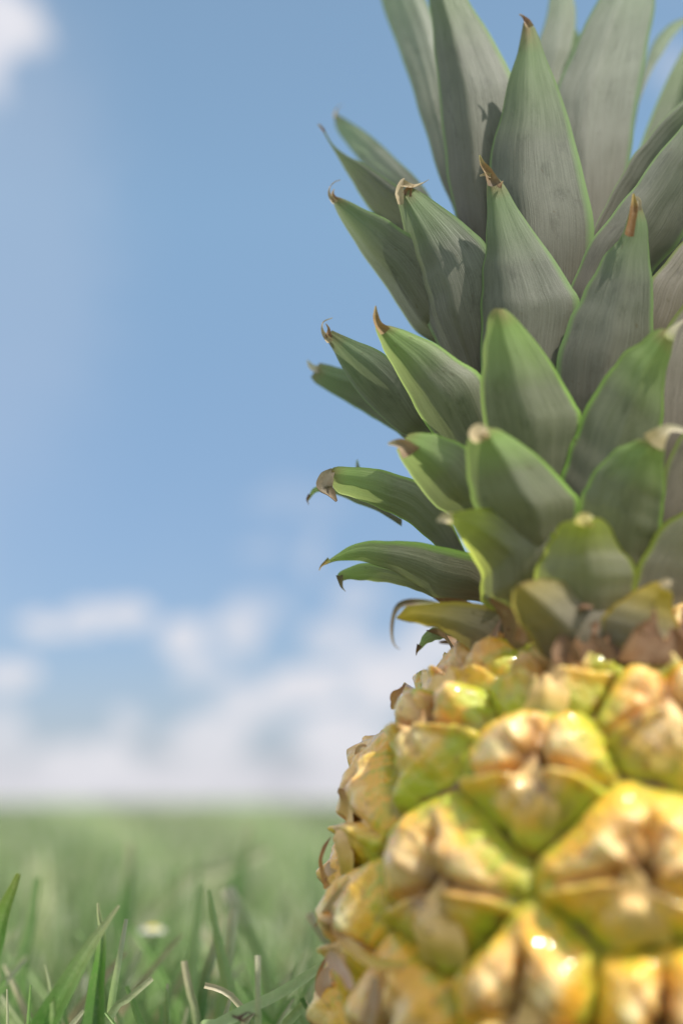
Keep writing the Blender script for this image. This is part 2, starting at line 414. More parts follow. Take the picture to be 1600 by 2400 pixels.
# ------------------------------------------------------------------ crown leaves
def build_leaf(A, M, B, mat, parent, crease=.018, nu=19, seed=0, name='crown_leaf', keel=.45):
    """loft over near edge A, keel M, far edge B (n x 3, metres)"""
    n = len(A); u = np.linspace(-1, 1, nu)
    la, lm, lb = u * (u - 1) / 2, 1 - u * u, u * (u + 1) / 2
    sa = (np.sqrt(u * u + .012) - .11) / (np.sqrt(1.012) - .11)      # a keel along the middle
    ta, tb = sa * (u < 0), sa * (u >= 0); tm = 1 - sa
    la, lm, lb = la * (1 - keel) + ta * keel, lm * (1 - keel) + tm * keel, lb * (1 - keel) + tb * keel
    V = A[:, None] * la[None, :, None] + M[:, None] * lm[None, :, None] + B[:, None] * lb[None, :, None]
    W = np.linalg.norm(A - M, axis=1) + np.linalg.norm(B - M, axis=1)
    Ls = np.concatenate([[0], np.cumsum(np.linalg.norm(np.diff(M, axis=0), axis=1))])
    T = np.gradient(V, axis=0); X = np.gradient(V, axis=1); N = np.cross(T, X); N /= np.linalg.norm(N, axis=2)[:, :, None] + 1e-12
    ph = seed * 1.37
    d = crease * CM * (np.cos(u * 5.2 + ph)[None] * .9 + .5 * np.cos(u * 11 + 2 * ph)[None] + .8 * np.sin(Ls / CM * 1.3 + ph)[:, None] * np.sin(u * 2.5)[None])
    d = d * np.clip(W / .012, 0, 1)[:, None]
    V = V + N * d[:, :, None]
    UV = np.stack([np.tile((u + 1) / 2, n), np.repeat(np.linspace(0, 1, n), nu)], 1)
    UV2 = np.stack([(np.full((n, 1), W.max()) / CM * u[None] / 2).ravel(), np.repeat(Ls / CM, nu)], 1)
    return mesh_obj(name, V.reshape(-1, 3), grid_faces(nu, n), mat, parent, uv=UV, uv2=UV2)

def leaf(A, B, d0, d1, T=0.0, k=.22, ms=0.0, side=False, mat=None, tip=None, pw=1.3, n=44, seed=None, crease=.018):
    """A: upper or right edge, B: left or lower edge (photo pixels, base to tip); d0,d1: distance in front of the axis at base and tip, cm"""
    global LC
    LC += 1; seed = LC if seed is None else seed
    a = catmull(A, n); b = catmull(B, n); s = np.linspace(0, 1, n)
    env = np.clip(np.linalg.norm(a - b, axis=1) / 60, 0, 1)[:, None]
    jr = np.random.default_rng(LC * 7 + 1); kk = np.arange(n)
    for e, f1 in ((a, 1.0), (b, 1.7)):
        e += env * (1.3 * np.sin(kk * .55 * f1 + LC)[:, None] + .5 * np.sin(kk * 1.2 + LC * f1)[:, None] + jr.normal(0, .15, (n, 1)))
    w = np.linalg.norm(a - b, axis=1) / 125.0
    d = d0 + (d1 - d0) * s ** pw
    A3, M3, B3 = [], [], []
    for i in range(n):
        if side:
            A3.append(P(*a[i], d[i] + .35 * w[i])); M3.append(P(*b[i], d[i])); B3.append(P(*(b[i] + .7 * (a[i] - b[i])), d[i] - .6 * w[i]))
        else:
            m = .5 * (a[i] + b[i]) + ms * .5 * (a[i] - b[i])
            A3.append(P(*a[i], d[i] + T * w[i])); B3.append(P(*b[i], d[i] - T * w[i])); M3.append(P(*m, d[i] + k * w[i]))
    o = build_leaf(np.array(A3), np.array(M3), np.array(B3), mat or M_LEAF, pine, seed=seed, crease=crease)
    if tip:
        for q in (tip if isinstance(tip, list) else [tip]):
            pts, wd = q[0], q[1]; cols = q[2] if len(q) > 2 else [(.30, .24, .12), (.50, .38, .20), (.62, .50, .32)]
            cols = [cols[int(round(i * (len(cols) - 1) / (len(pts) - 1)))] for i in range(len(pts))]
            ribbon('dry_tip', [P(x, y, d1 + .12) for x, y in pts], [x / 12500 * (.82 if x > 20 else 1) for x in wd], M_DRY, o, cols, fold=.35, twist=q[3] if len(q) > 3 else .8)
    return o
LC = 0
BRN = [(.16, .09, .05), (.30, .17, .07), (.55, .40, .20)]
TAN = [(.42, .34, .20), (.58, .46, .28), (.70, .58, .40)]
OLV = [(.20, .24, .06), (.36, .25, .06), (.62, .44, .12)]

# --- uppermost, behind
leaf(z1([(1055, 800), (1080, 330), (1115, 200), (1135, 60), (1128, 0), (1100, -170), (1060, -330)]), z1([(900, 800), (960, 300), (985, 160), (1003, 90), (1025, 0), (1040, -170), (1055, -330)]), -1.6, -2.2, mat=M_LEAF_PALE)
leaf(z1([(760, 1000), (700, 760), (640, 480), (580, 200), (530, 20), (420, -180), (250, -420)]), z1([(660, 1000), (632, 860), (575, 730), (505, 500), (430, 262), (335, 0), (245, -418)]), -.6, -2.6, T=.3, mat=M_LEAF_PALE)
leaf(z1([(1330, 900), (1352, 640), (1376, 450), (1405, 300), (1440, 180), (1505, 105), (1568, 72), (1640, 50)]), z1([(1300, 900), (1330, 640), (1360, 560), (1395, 400), (1440, 290), (1500, 190), (1568, 104), (1642, 54)]), -1.8, -3.0, T=-.4, mat=M_LEAF_PALE)
leaf(z1([(1260, 1100), (1348, 680), (1372, 450), (1402, 300), (1430, 150), (1450, 0), (1440, -200), (1380, -480)]), z1([(1120, 1100), (1050, 700), (1040, 420), (1062, 330), (1150, 130), (1220, 0), (1300, -200), (1375, -480)]), -.5, -1.3, T=-.15, k=.30, ms=-.10, mat=M_LEAF_PALE)
leaf(z1([(900, 1150), (930, 700), (905, 400), (865, 290), (815, 195), (757, 95), (695, 0), (620, -160), (560, -350)]), z1([(740, 1150), (640, 860), (600, 640), (577, 400), (562, 240), (548, 100), (537, 0), (535, -150), (556, -348)]), .2, -.2, T=.18, k=.28, ms=-.35)
# --- left, middle storey
leaf(z1([(560, 900), (535, 800), (470, 715), (405, 655), (340, 592), (270, 535), (205, 492), (152, 462)]), z1([(480, 1000), (420, 840), (350, 760), (270, 680), (210, 605), (165, 545), (148, 505), (144, 470)]), -1.2, -3.0, T=.5, mat=M_LEAF_PALE,
     tip=(z1([(148, 480), (152, 455), (168, 432), (182, 428)]), [12, 8, 5, 2], TAN))
leaf(z1([(640, 1050), (560, 900), (470, 810), (400, 757), (330, 710), (255, 662), (195, 632), (140, 588), (105, 530), (84, 508)]), z1([(520, 1100), (420, 1010), (335, 905), (280, 845), (232, 765), (185, 685), (138, 605), (112, 560), (95, 528), (80, 512)]), -.4, -1.0, T=.6,
     tip=(z1([(104, 538), (88, 512), (76, 506)]), [8, 7, 2], BRN))
leaf(z1([(720, 1330), (600, 1120), (500, 985), (420, 936), (350, 888), (270, 853), (185, 812), (150, 800)]), z1([(640, 1460), (545, 1402), (470, 1350), (405, 1252), (340, 1150), (270, 1055), (200, 945), (155, 868), (133, 810)]), .3, .3, T=.6, k=.3, ms=-.3,
     tip=[(z1([(148, 830), (128, 795), (130, 762), (150, 742), (170, 734)]), [16, 10, 7, 5, 2], TAN, 2.0), (z1([(150, 820), (140, 790), (146, 770)]), [14, 8, 3], BRN)])
leaf(z1([(850, 1500), (820, 1150), (768, 1005), (710, 945), (640, 885), (560, 828), (500, 785), (455, 762)]), z1([(650, 1560), (575, 1420), (525, 1320), (482, 1180), (450, 1050), (423, 910), (402, 825), (400, 790)]), .9, 1.1, T=.35, k=.30, ms=-.25,
     tip=[(z1([(415, 835), (412, 790), (420, 745), (432, 728)]), [14, 26, 16, 5], TAN, .5), (z1([(420, 752), (460, 765), (495, 755), (532, 732)]), [26, 17, 10, 2], TAN, 1.3), (z1([(440, 800), (455, 772), (470, 752)]), [30, 22, 8], BRN)])
# big centre leaf
leaf(z1([(1140, 1450), (1190, 1150), (1207, 940), (1182, 800), (1150, 650), (1102, 480), (1060, 350), (1003, 215), (966, 115), (940, 85)]), z1([(850, 1450), (790, 1000), (778, 700), (800, 580), (830, 470), (868, 300), (893, 210), (910, 140), (916, 90)]), .7, 1.0, T=.06, k=.24, ms=-.35,
     tip=(z1([(940, 112), (932, 88), (916, 66), (900, 55)]), [26, 16, 8, 3], [(.34, .26, .12), (.30, .16, .09), (.62, .48, .38)], 1.0))
# right side leaves (they run out of the frame)
leaf(z1([(1200, 1130), (1300, 900), (1420, 700), (1568, 520), (1720, 380), (1850, 300)]), z1([(1180, 1120), (1207, 935), (1285, 775), (1350, 658), (1450, 528), (1568, 408), (1700, 320), (1848, 296)]), .3, -.4, T=-.5)
leaf(z1([(1330, 1340), (1432, 1140), (1500, 1050), (1568, 965), (1680, 740), (1790, 460), (1860, 240)]), z1([(1060, 1400), (1112, 1160), (1207, 962), (1300, 850), (1390, 730), (1480, 610), (1568, 505), (1700, 370), (1855, 236)]), 1.0, 1.2, T=-.25, k=.30, ms=-.2)
leaf(z1([(1560, 1600), (1700, 1300), (1800, 1000), (1950, 700)]), z1([(1330, 1600), (1400, 1250), (1440, 1140), (1568, 985), (1760, 800), (1945, 697)]), 1.3, 1.0, T=-.45, mat=M_LEAF_BRN)
leaf(z2([(1700, 900), (1830, 500), (1900, 100), (1960, -200)]), z2([(1430, 900), (1445, 400), (1480, 180), (1568, 20), (1800, -150), (1955, -203)]), 1.7, 1.5, T=-.4, mat=M_LEAF_BRN)
leaf(z2([(1750, 1150), (1880, 800), (1990, 450), (2060, 250)]), z2([(1430, 1100), (1480, 760), (1530, 600), (1600, 520), (1850, 330), (2055, 247)]), 2.0, 2.4, T=-.4, mat=M_LEAF_BRN)
leaf(z2([(1800, 1300), (1950, 1000), (2070, 760)]), z2([(1330, 1250), (1390, 1080), (1480, 930), (1568, 870), (1800, 760), (2066, 757)]), 2.2, 3.0, T=-.4, mat=M_LEAF_LOW)
# middle storey front
leaf(z1([(1080, 1750), (1130, 1400), (1145, 1228), (1120, 1180), (1052, 1072), (950, 932), (882, 832), (836, 752), (800, 715)]), z1([(720, 1750), (738, 1500), (744, 1200), (752, 1090), (762, 990), (766, 880), (766, 780), (768, 720)]), 1.5, 1.9, k=.24, ms=-.3, T=.1,
     tip=[(z1([(795, 760), (775, 705), (752, 670), (738, 632)]), [40, 26, 14, 3], [(.17, .12, .08), (.26, .17, .07), (.55, .48, .18)], .6), (z1([(785, 720), (760, 712), (738, 716)]), [14, 8, 3], TAN), (z1([(815, 765), (830, 745), (835, 738)]), [16, 8, 3], BRN)])
leaf(z1([(1400, 1750), (1440, 1400), (1445, 1250), (1432, 1080), (1420, 930), (1400, 850), (1385, 815)]), z1([(1050, 1750), (1052, 1480), (1110, 1295), (1178, 1165), (1240, 1052), (1310, 968), (1342, 890), (1358, 820)]), 1.8, 2.5, k=.2, ms=.1, T=-.05,
     tip=[(z1([(1345, 965), (1358, 905), (1368, 850), (1366, 790)]), [26, 22, 18, 4], [(.25, .11, .03), (.28, .14, .04), (.58, .42, .10)], .3), (z1([(1385, 860), (1390, 820), (1376, 800)]), [12, 10, 3], TAN)])
# lower left storey
leaf(z2([(620, 620), (500, 500), (400, 360), (300, 300), (180, 282), (85, 262)]), z2([(520, 680), (420, 560), (330, 500), (230, 440), (130, 382), (70, 345), (48, 318)]), -.8, -1.9, T=.5,
     tip=(z2([(85, 292), (62, 285), (46, 268), (36, 248)]), [26, 22, 12, 3], [(.55, .50, .36), (.72, .66, .50), (.8, .75, .62)]))
leaf(z2([(640, 760), (540, 520), (450, 330), (365, 238), (300, 196), (205, 160), (135, 128)]), z2([(600, 800), (500, 585), (420, 553), (340, 488), (262, 410), (200, 325), (150, 228), (112, 165)]), .3, .3, T=.6, k=.3, ms=-.2,
     tip=[(z2([(128, 178), (104, 140), (98, 105), (108, 92), (138, 78)]), [22, 12, 9, 6, 2], TAN, 2.2), (z2([(122, 160), (125, 125), (112, 100)]), [18, 9, 3], BRN, 1.2)])
leaf(z2([(860, 760), (800, 450), (742, 310), (650, 248), (562, 182), (480, 146), (390, 114), (345, 104)]), z2([(680, 800), (560, 580), (498, 490), (447, 392), (398, 302), (345, 205), (318, 140), (312, 110)]), 1.2, 1.7, T=.35, k=.3, ms=-.2, mat=M_LEAF_G,
     tip=[(z2([(352, 140), (326, 108), (316, 75), (314, 28)]), [34, 22, 13, 3], [(.26, .17, .06), (.34, .20, .06), (.52, .40, .20)], .4)])
# centre leaf of the second storey
leaf(z2([(1060, 1000), (1120, 700), (1150, 490), (1128, 432), (1080, 348), (1010, 238), (935, 140), (872, 68), (840, 42)]), z2([(880, 1000), (800, 680), (752, 500), (740, 400), (744, 300), (752, 200), (764, 110), (782, 58), (800, 38)]), 2.0, 3.3, k=.26, T=.05, pw=1.1, mat=M_LEAF_G)
leaf(z2([(1370, 1180), (1420, 800), (1465, 640), (1482, 500), (1492, 350), (1515, 225), (1532, 150)]), z2([(1060, 900), (1075, 715), (1135, 540), (1182, 425), (1240, 335), (1312, 238), (1400, 168), (1465, 125), (1500, 122)]), 2.2, 3.3, k=.2, T=-.1, mat=M_LEAF_G,
     tip=(z2([(1505, 165), (1525, 135), (1550, 108), (1580, 85)]), [30, 18, 10, 4], [(.50, .52, .20), (.6, .55, .36), (.7, .62, .46)]))
leaf(z2([(900, 1000), (760, 720), (690, 608), (600, 568), (560, 553), (500, 543), (450, 552)]), z2([(760, 1080), (640, 900), (565, 850), (510, 790), (460, 722), (420, 660), (398, 615)]), 1.7, 2.4, T=.35, k=.28, ms=-.2, mat=M_LEAF_G,
     tip=[(z2([(455, 640), (425, 600), (395, 590), (364, 592)]), [56, 40, 22, 5], [(.22, .15, .09), (.34, .24, .14), (.74, .62, .42)], .3)])
# folded drooping leaf and the little one behind it
leaf(z2([(700, 1080), (600, 870), (520, 775), (470, 738), (350, 702), (260, 688), (200, 684), (150, 688), (128, 700)]), z2([(660, 1150), (560, 1015), (500, 962), (440, 912), (350, 868), (285, 838), (220, 812), (165, 795), (140, 770)]), .5, .2, k=.2, T=.35, ms=-.2, mat=M_LEAF_G,
     tip=[(z2([(140, 700), (112, 735), (98, 775), (125, 800), (152, 830)]), [12, 44, 52, 34, 8], [(.30, .25, .17), (.20, .17, .12), (.22, .16, .10)], .5)])
leaf(z2([(420, 900), (320, 842), (240, 800), (160, 775), (100, 762), (60, 772), (36, 815)]), z2([(420, 930), (320, 868), (240, 838), (170, 806), (110, 792), (70, 792), (38, 826)]), -1.0, -1.2, k=.2, tip=(z2([(44, 800), (33, 822), (40, 842)]), [8, 6, 2], BRN), mat=M_LEAF_G)
leaf(z2([(262, 720), (250, 690), (239, 656)]), z2([(228, 720), (232, 690), (236, 656)]), -1.2, -1.6, k=.2, n=14, mat=M_LEAF_G)
# blunt centre leaf
leaf(z2([(1100, 1120), (1130, 950), (1152, 832), (1110, 775), (1055, 715), (980, 642), (910, 590), (850, 552), (820, 532), (790, 527)]), z2([(860, 1120), (780, 960), (720, 850), (700, 780), (688, 700), (684, 630), (690, 575), (702, 550), (735, 535)]), 2.6, 3.9, k=.25, pw=1.0, mat=M_LEAF_G,
     tip=(z2([(745, 585), (735, 560), (750, 540), (770, 532)]), [44, 52, 40, 10], [(.50, .45, .18), (.74, .60, .36), (.72, .64, .40)], .3))
leaf(z2([(1420, 1250), (1470, 1000), (1490, 860), (1492, 700), (1490, 610), (1478, 580)]), z2([(1180, 1150), (1130, 950), (1150, 822), (1180, 745), (1235, 668), (1310, 604), (1370, 580), (1420, 574)]), 2.5, 3.7, k=.22, T=-.08, mat=M_LEAF_G,
     tip=(z2([(1440, 598), (1470, 565), (1510, 535), (1568, 545), (1600, 560)]), [62, 42, 20, 16, 4], [(.50, .40, .20), (.74, .66, .44), (.78, .70, .50)], .5))
# two arching leaves at left
leaf(z2([(820, 1200), (740, 1065), (690, 1038), (560, 1006), (430, 990), (305, 988), (205, 1012), (128, 1062), (100, 1082)]), z2([(800, 1290), (740, 1240), (580, 1232), (500, 1182), (420, 1132), (320, 1092), (225, 1070), (150, 1074), (100, 1090)]), .8, .7, side=True, mat=M_LEAF_G,
     tip=(z2([(125, 1066), (100, 1083), (88, 1095), (82, 1110)]), [12, 8, 5, 2], OLV))
leaf(z2([(660, 1200), (560, 1160), (450, 1125), (340, 1090), (268, 1080), (205, 1095), (165, 1118), (156, 1135)]), z2([(640, 1260), (565, 1228), (480, 1192), (385, 1164), (300, 1154), (230, 1148), (185, 1150), (166, 1160)]), -.5, -.9, side=True, mat=M_LEAF_G,
     tip=(z2([(165, 1130), (168, 1158), (174, 1180), (190, 1197)]), [18, 13, 8, 2], [(.14, .12, .06), (.25, .2, .1), (.6, .5, .32)], .8))
# low left, low centre, low right
leaf(z2([(1020, 1280), (1050, 1050), (1030, 945), (950, 902), (850, 868), (730, 855), (650, 870), (600, 885)]), z2([(880, 1300), (750, 1240), (746, 1130), (708, 1055), (662, 985), (628, 930), (590, 912)]), 2.3, 3.4, T=.25, k=.24, mat=M_LEAF_LOW, pw=1.0,
     tip=(z2([(625, 900), (590, 898), (564, 908)]), [30, 20, 5], [(.6, .52, .26), (.74, .62, .40), (.8, .7, .5)], .3))
leaf(z2([(1330, 1420), (1385, 1180), (1368, 1075), (1325, 1030), (1292, 975), (1272, 930), (1240, 900), (1200, 892)]), z2([(1090, 1420), (975, 1260), (962, 1140), (985, 1070), (1005, 1030), (1040, 968), (1068, 925), (1105, 906), (1160, 896)]), 2.7, 4.0, k=.3, mat=M_LEAF_LOW, pw=.9,
     tip=(z2([(1160, 930), (1165, 905), (1182, 895), (1200, 893)]), [50, 40, 24, 6], [(.62, .52, .10), (.72, .6, .22), (.78, .68, .36)], .3))
leaf(z2([(1000, 1500), (900, 1340), (862, 1275), (800, 1252), (660, 1240), (500, 1238), (440, 1258), (398, 1300)]), z2([(820, 1560), (740, 1490), (690, 1430), (620, 1380), (560, 1350), (480, 1328), (430, 1318), (398, 1308)]), 1.5, 1.9, side=True, mat=M_LEAF_YEL,
     tip=[(z2([(560, 1240), (470, 1240), (415, 1250), (388, 1285), (378, 1340), (380, 1390), (392, 1420), (412, 1432)]), [4, 12, 16, 14, 9, 8, 6, 2], [(.20, .22, .10), (.16, .13, .08), (.24, .22, .16)], .4)])
leaf(z2([(700, 1420), (640, 1375), (590, 1352), (545, 1342), (510, 1372), (488, 1415)]), z2([(700, 1440), (640, 1388), (600, 1388), (560, 1396), (520, 1412), (486, 1445)]), -.6, -1.2, k=.2, mat=M_LEAF_G,
     tip=(z2([(492, 1415), (480, 1440), (478, 1458)]), [14, 8, 2], BRN))
leaf(z2([(1330, 1560), (1320, 1380), (1262, 1275), (1190, 1218), (1105, 1168), (1010, 1146), (950, 1148), (905, 1165)]), z2([(1040, 1560), (950, 1400), (900, 1330), (872, 1262), (868, 1225), (872, 1200), (880, 1183), (893, 1170)]), 2.9, 4.0, k=.3, mat=M_LEAF_OLD, pw=.9)
leaf(z2([(1700, 1560), (1640, 1450), (1570, 1350), (1535, 1290), (1522, 1200), (1505, 1160)]), z2([(1240, 1560), (1210, 1400), (1250, 1292), (1292, 1255), (1350, 1212), (1420, 1170), (1490, 1153)]), 2.9, 3.9, k=.3, T=-.08, mat=M_LEAF_YEL, pw=.9,
     tip=(z2([(1490, 1185), (1500, 1165), (1520, 1152)]), [36, 24, 6], TAN, .3))

# leaves of the crown turned away from the photograph
def back_leaf(az, z0, r0, L, tilt, w, curl=.25):
    n = 36; s = np.linspace(0, 1, n); ang = tilt + curl * s ** 2
    r = r0 + np.cumsum(np.sin(ang)) * L / n; z = z0 + np.cumsum(np.cos(ang)) * L / n
    W = w * (np.clip(1 - s ** 1.7, 0, 1)) * (.8 + .35 * s) * .5 + .02
    rad = np.array([math.sin(az), -math.cos(az), 0]); tan = np.array([math.cos(az), math.sin(az), 0]); up = np.array([0, 0, 1])
    C = r[:, None] * rad + z[:, None] * up
    N = -(np.cos(ang)[:, None] * rad - np.sin(ang)[:, None] * up)
    A = C + tan * W[:, None] + N * (W * .55)[:, None]; B = C - tan * W[:, None] + N * (W * .55)[:, None]
    return build_leaf(A * CM, C * CM, B * CM, M_LEAF, pine, seed=az * 3 + z0)
BZ = 12.9
for i in range(34):
    f = i / 33; az = (i * 137.5 + 20) % 360
    az_s = az if az <= 180 else az - 360
    if -128 < az_s < 38: continue
    tilt = 1.25 - 1.12 * f ** .8; L = 3.6 + 9.0 * f ** 1.1
    if 0 < az_s < 125 and f > .3: continue
    back_leaf(math.radians(az_s), BZ + .2 + 5.5 * f, 2.2 - 1.7 * f, min(L, 11), tilt * (.8 if abs(az_s) > 130 else 1), 2.3, .2)
# stem core, added to block light and sky between the leaves
n1, n2 = 40, 24
V = []
for j in range(n2):
    f = j / (n2 - 1); r = 2.35 * (1 - f) ** .75 + .15; z = BZ - .4 + 9.0 * f
    for i in range(n1):
        a = 2 * math.pi * i / n1; V.append(((r * math.sin(a)) * CM, -r * math.cos(a) * CM, z * CM))
mesh_obj('crown_stem', V, grid_faces(n1, n2, 0, True), M_CORE, pine, col=np.tile((.10, .10, .05), (len(V), 1)))
# reddish papery bracts round the foot of the crown
for i in range(46):
    az = math.radians(-180 + 360 * i / 46 + random.uniform(-8, 8)); r0 = random.uniform(2.6, 3.5); L = random.uniform(.45, 1.3); til = random.uniform(.2, 1.3)
    rad = np.array([math.sin(az), -math.cos(az), 0]); tn = np.array([math.cos(az), math.sin(az), 0])
    pts = [(r0 * rad + np.array([0, 0, BZ - .45])), ((r0 + L * .3 * math.sin(til)) * rad + np.array([0, 0, BZ - .3 + L * .5])), ((r0 + L * math.sin(til)) * rad + tn * random.uniform(-.3, .3) + np.array([0, 0, BZ - .2 + L * math.cos(til)]))]
    ribbon('collar_bract', [p * CM for p in pts], [random.uniform(.006, .014), random.uniform(.004, .009), .0005], M_BRACT, pine, [(.20, .14, .07), (.27, .16, .08), (.20, .10, .06)], side=rad, fold=-.3, twist=random.uniform(-1.2, 1.2))
# dried bract tips that break the outline of the fruit
def wisp(pts, wd, cols, d=0.0, tw=.8):
    ribbon('bract_tip', [P(x, y, d) for x, y in pts], [w / 12500 for w in wd], M_BRACT, pine, cols, twist=tw, fold=.3)
def on_fruit(px, py, h=.38):
    q = hit(px, py)
    return surf(np.array(q[0]), np.array(q[1]), np.array(h)) if q else P(px, py, 1.0)
def strip(pts, wd, cols, h=.38, tw=.3): ribbon('dry_bract_strip', [on_fruit(x, y, h) for x, y in pts], [w / 12500 for w in wd], M_BRACT, pine, cols, twist=tw, fold=.3)
def zc(pts): return [(730 + x / 3.92, 1560 + y / 3.92) for x, y in pts]
def zd(pts): return [(700 + x / 3.564, 1960 + y / 3.564) for x, y in pts]
ORB = [(.66, .42, .16), (.55, .27, .08), (.30, .14, .07)]
wisp(zc([(800, 400), (790, 340), (770, 290), (820, 240), (868, 165)]), [34, 26, 22, 12, 3], ORB, .6)
wisp(zc([(745, 400), (735, 370), (732, 335)]), [8, 5, 2], ORB, .5)
wisp(zc([(860, 350), (880, 300), (905, 262), (900, 228)]), [14, 12, 10, 5], [(.5, .34, .2), (.25, .12, .08), (.3, .15, .1)], .6)
wisp(zc([(930, 300), (905, 265), (940, 262)]), [6, 10, 3], BRN, .6)
wisp(zc([(415, 960), (400, 930), (440, 880), (480, 830), (515, 790)]), [20, 12, 8, 6, 3], ORB, .4)
wisp(zc([(430, 880), (418, 810), (440, 760), (480, 742), (512, 765)]), [6, 10, 12, 9, 6], [(.5, .3, .12), (.60, .40, .18), (.5, .3, .12)], .4)
wisp(zc([(410, 1060), (385, 1030), (400, 1000)]), [14, 10, 4], ORB, .4)
wisp(zd([(235, 440), (215, 360), (195, 280), (185, 200), (215, 110), (268, 10)]), [14, 12, 10, 9, 11, 2], ORB, .3)
wisp(zd([(280, 320), (250, 270), (262, 215)]), [26, 18, 5], [(.70, .50, .30), (.75, .56, .40), (.55, .35, .2)], .5)
wisp(zd([(245, 420), (222, 380), (240, 350)]), [14, 9, 3], ORB, .4)
wisp(zd([(200, 1300), (165, 1240), (175, 1150), (225, 1040), (255, 985)]), [12, 12, 10, 9, 4], ORB, .3)
wisp(zd([(260, 1340), (215, 1260), (235, 1150), (270, 1080)]), [34, 40, 26, 8], [(.62, .40, .22), (.74, .52, .36), (.66, .45, .28)], .4)
wisp(zd([(270, 1540), (215, 1440), (200, 1370), (205, 1310)]), [20, 24, 16, 10], [(.66, .42, .18), (.5, .28, .14), (.2, .1, .08)], .4)
strip(zd([(430, 720), (500, 840), (600, 940), (720, 1030), (860, 1075), (1030, 1070)]), [12, 22, 24, 22, 18, 6], [(.7, .46, .24), (.74, .50, .12), (.70, .52, .05)], .32)
strip(zd([(370, 760), (410, 660), (480, 520), (560, 420), (590, 370)]), [34, 26, 20, 16, 8], [(.62, .45, .32), (.75, .58, .38), (.66, .46, .2)], .36)
strip(zd([(610, 1270), (560, 1170), (480, 1060), (420, 990)]), [16, 24, 30, 12], [(.70, .48, .32), (.62, .42, .26), (.5, .34, .16)], .36)
strip(zd([(740, 1560), (790, 1400), (810, 1270), (820, 1180)]), [30, 26, 24, 10], [(.72, .5, .32), (.66, .44, .3), (.5, .35, .22)], .4)
# curved dry bracts bridging fruit and crown on the left
def z3(pts): return [(700 + x / 1.742, 1500 + y / 1.742) for x, y in pts]
wisp(z3([(545, 195), (590, 150), (640, 112), (700, 85), (730, 68)]), [10, 16, 22, 22, 10], [(.66, .50, .10), (.40, .34, .10), (.24, .22, .10)], 1.2, .2)
wisp(z3([(690, 82), (665, 55), (636, 36)]), [9, 6, 2], [(.28, .10, .08), (.2, .08, .07), (.2, .1, .08)], 1.3)
wisp(z3([(740, 70), (775, 20), (800, -20), (830, -90)]), [24, 20, 12, 3], [(.32, .2, .12), (.36, .22, .14), (.42, .24, .16)], 2.2)
wisp(z3([(780, 60), (850, 30), (930, 8), (945, -10)]), [24, 30, 20, 6], [(.22, .16, .1), (.22, .17, .1), (.28, .2, .12)], 2.2, .2)
wisp(z3([(900, 10), (910, -40), (895, -90)]), [26, 18, 4], [(.42, .24, .12), (.46, .25, .12), (.4, .2, .1)], 3.2)
for (x, y0, y1, w) in ((1090, 10, -40, 60), (1185, 10, -75, 95), (1262, 0, -40, 70), (1310, 10, -135, 80), (1395, 10, -80, 110), (1440, 20, -150, 60), (1530, 10, -70, 100), (1575, 0, -150, 60)):
    dx = random.uniform(-55, 55); y1 += random.uniform(-10, 40)
    wisp(z3([(x, y0 + 85), (x - dx * .25, (y0 + y1) / 2 + 15), (x + dx * .4, (y0 + y1) / 2 - 15), (x + dx, y1)]), [w, w * .85, w * .35, 3], [(.20, .11, .05), (.25, .14, .07), (.22, .10, .05)], random.uniform(3.5, 4.2), random.uniform(-.9, .9))

# ------------------------------------------------------------------ ground and turf
GR = (.045, .060, .022)
m, t = new_mat('lawn_soil')
tc = t.node('ShaderNodeTexCoord'); a = t.noise(tc.outputs['Object'], 7, 6, .7); b = t.noise(tc.outputs['Object'], .35, 3, .6)
c = t.mix(a, (.080, .120, .040), (.170, .220, .090)); c = t.mix(t.math('MULTIPLY', b, .4), c, (.22, .25, .13))
pr = t.node('ShaderNodeBsdfPrincipled'); t.link(c, pr.inputs['Base Color']); pr.inputs['Roughness'].default_value = .95; pr.inputs['Specular IOR Level'].default_value = .1
out = t.node('ShaderNodeOutputMaterial'); t.link(pr.outputs[0], out.inputs[0])
S = 3000.0
ground = mesh_obj('ground', [(-S, -S, 0), (S, -S, 0), (S, S, 0), (-S, S, 0)], [(0, 1, 2, 3)], m, smooth=False)
tag(ground, 'soil under the lawn reaching to the horizon', 'ground', kind='structure')
del ground['label']; del ground['category']

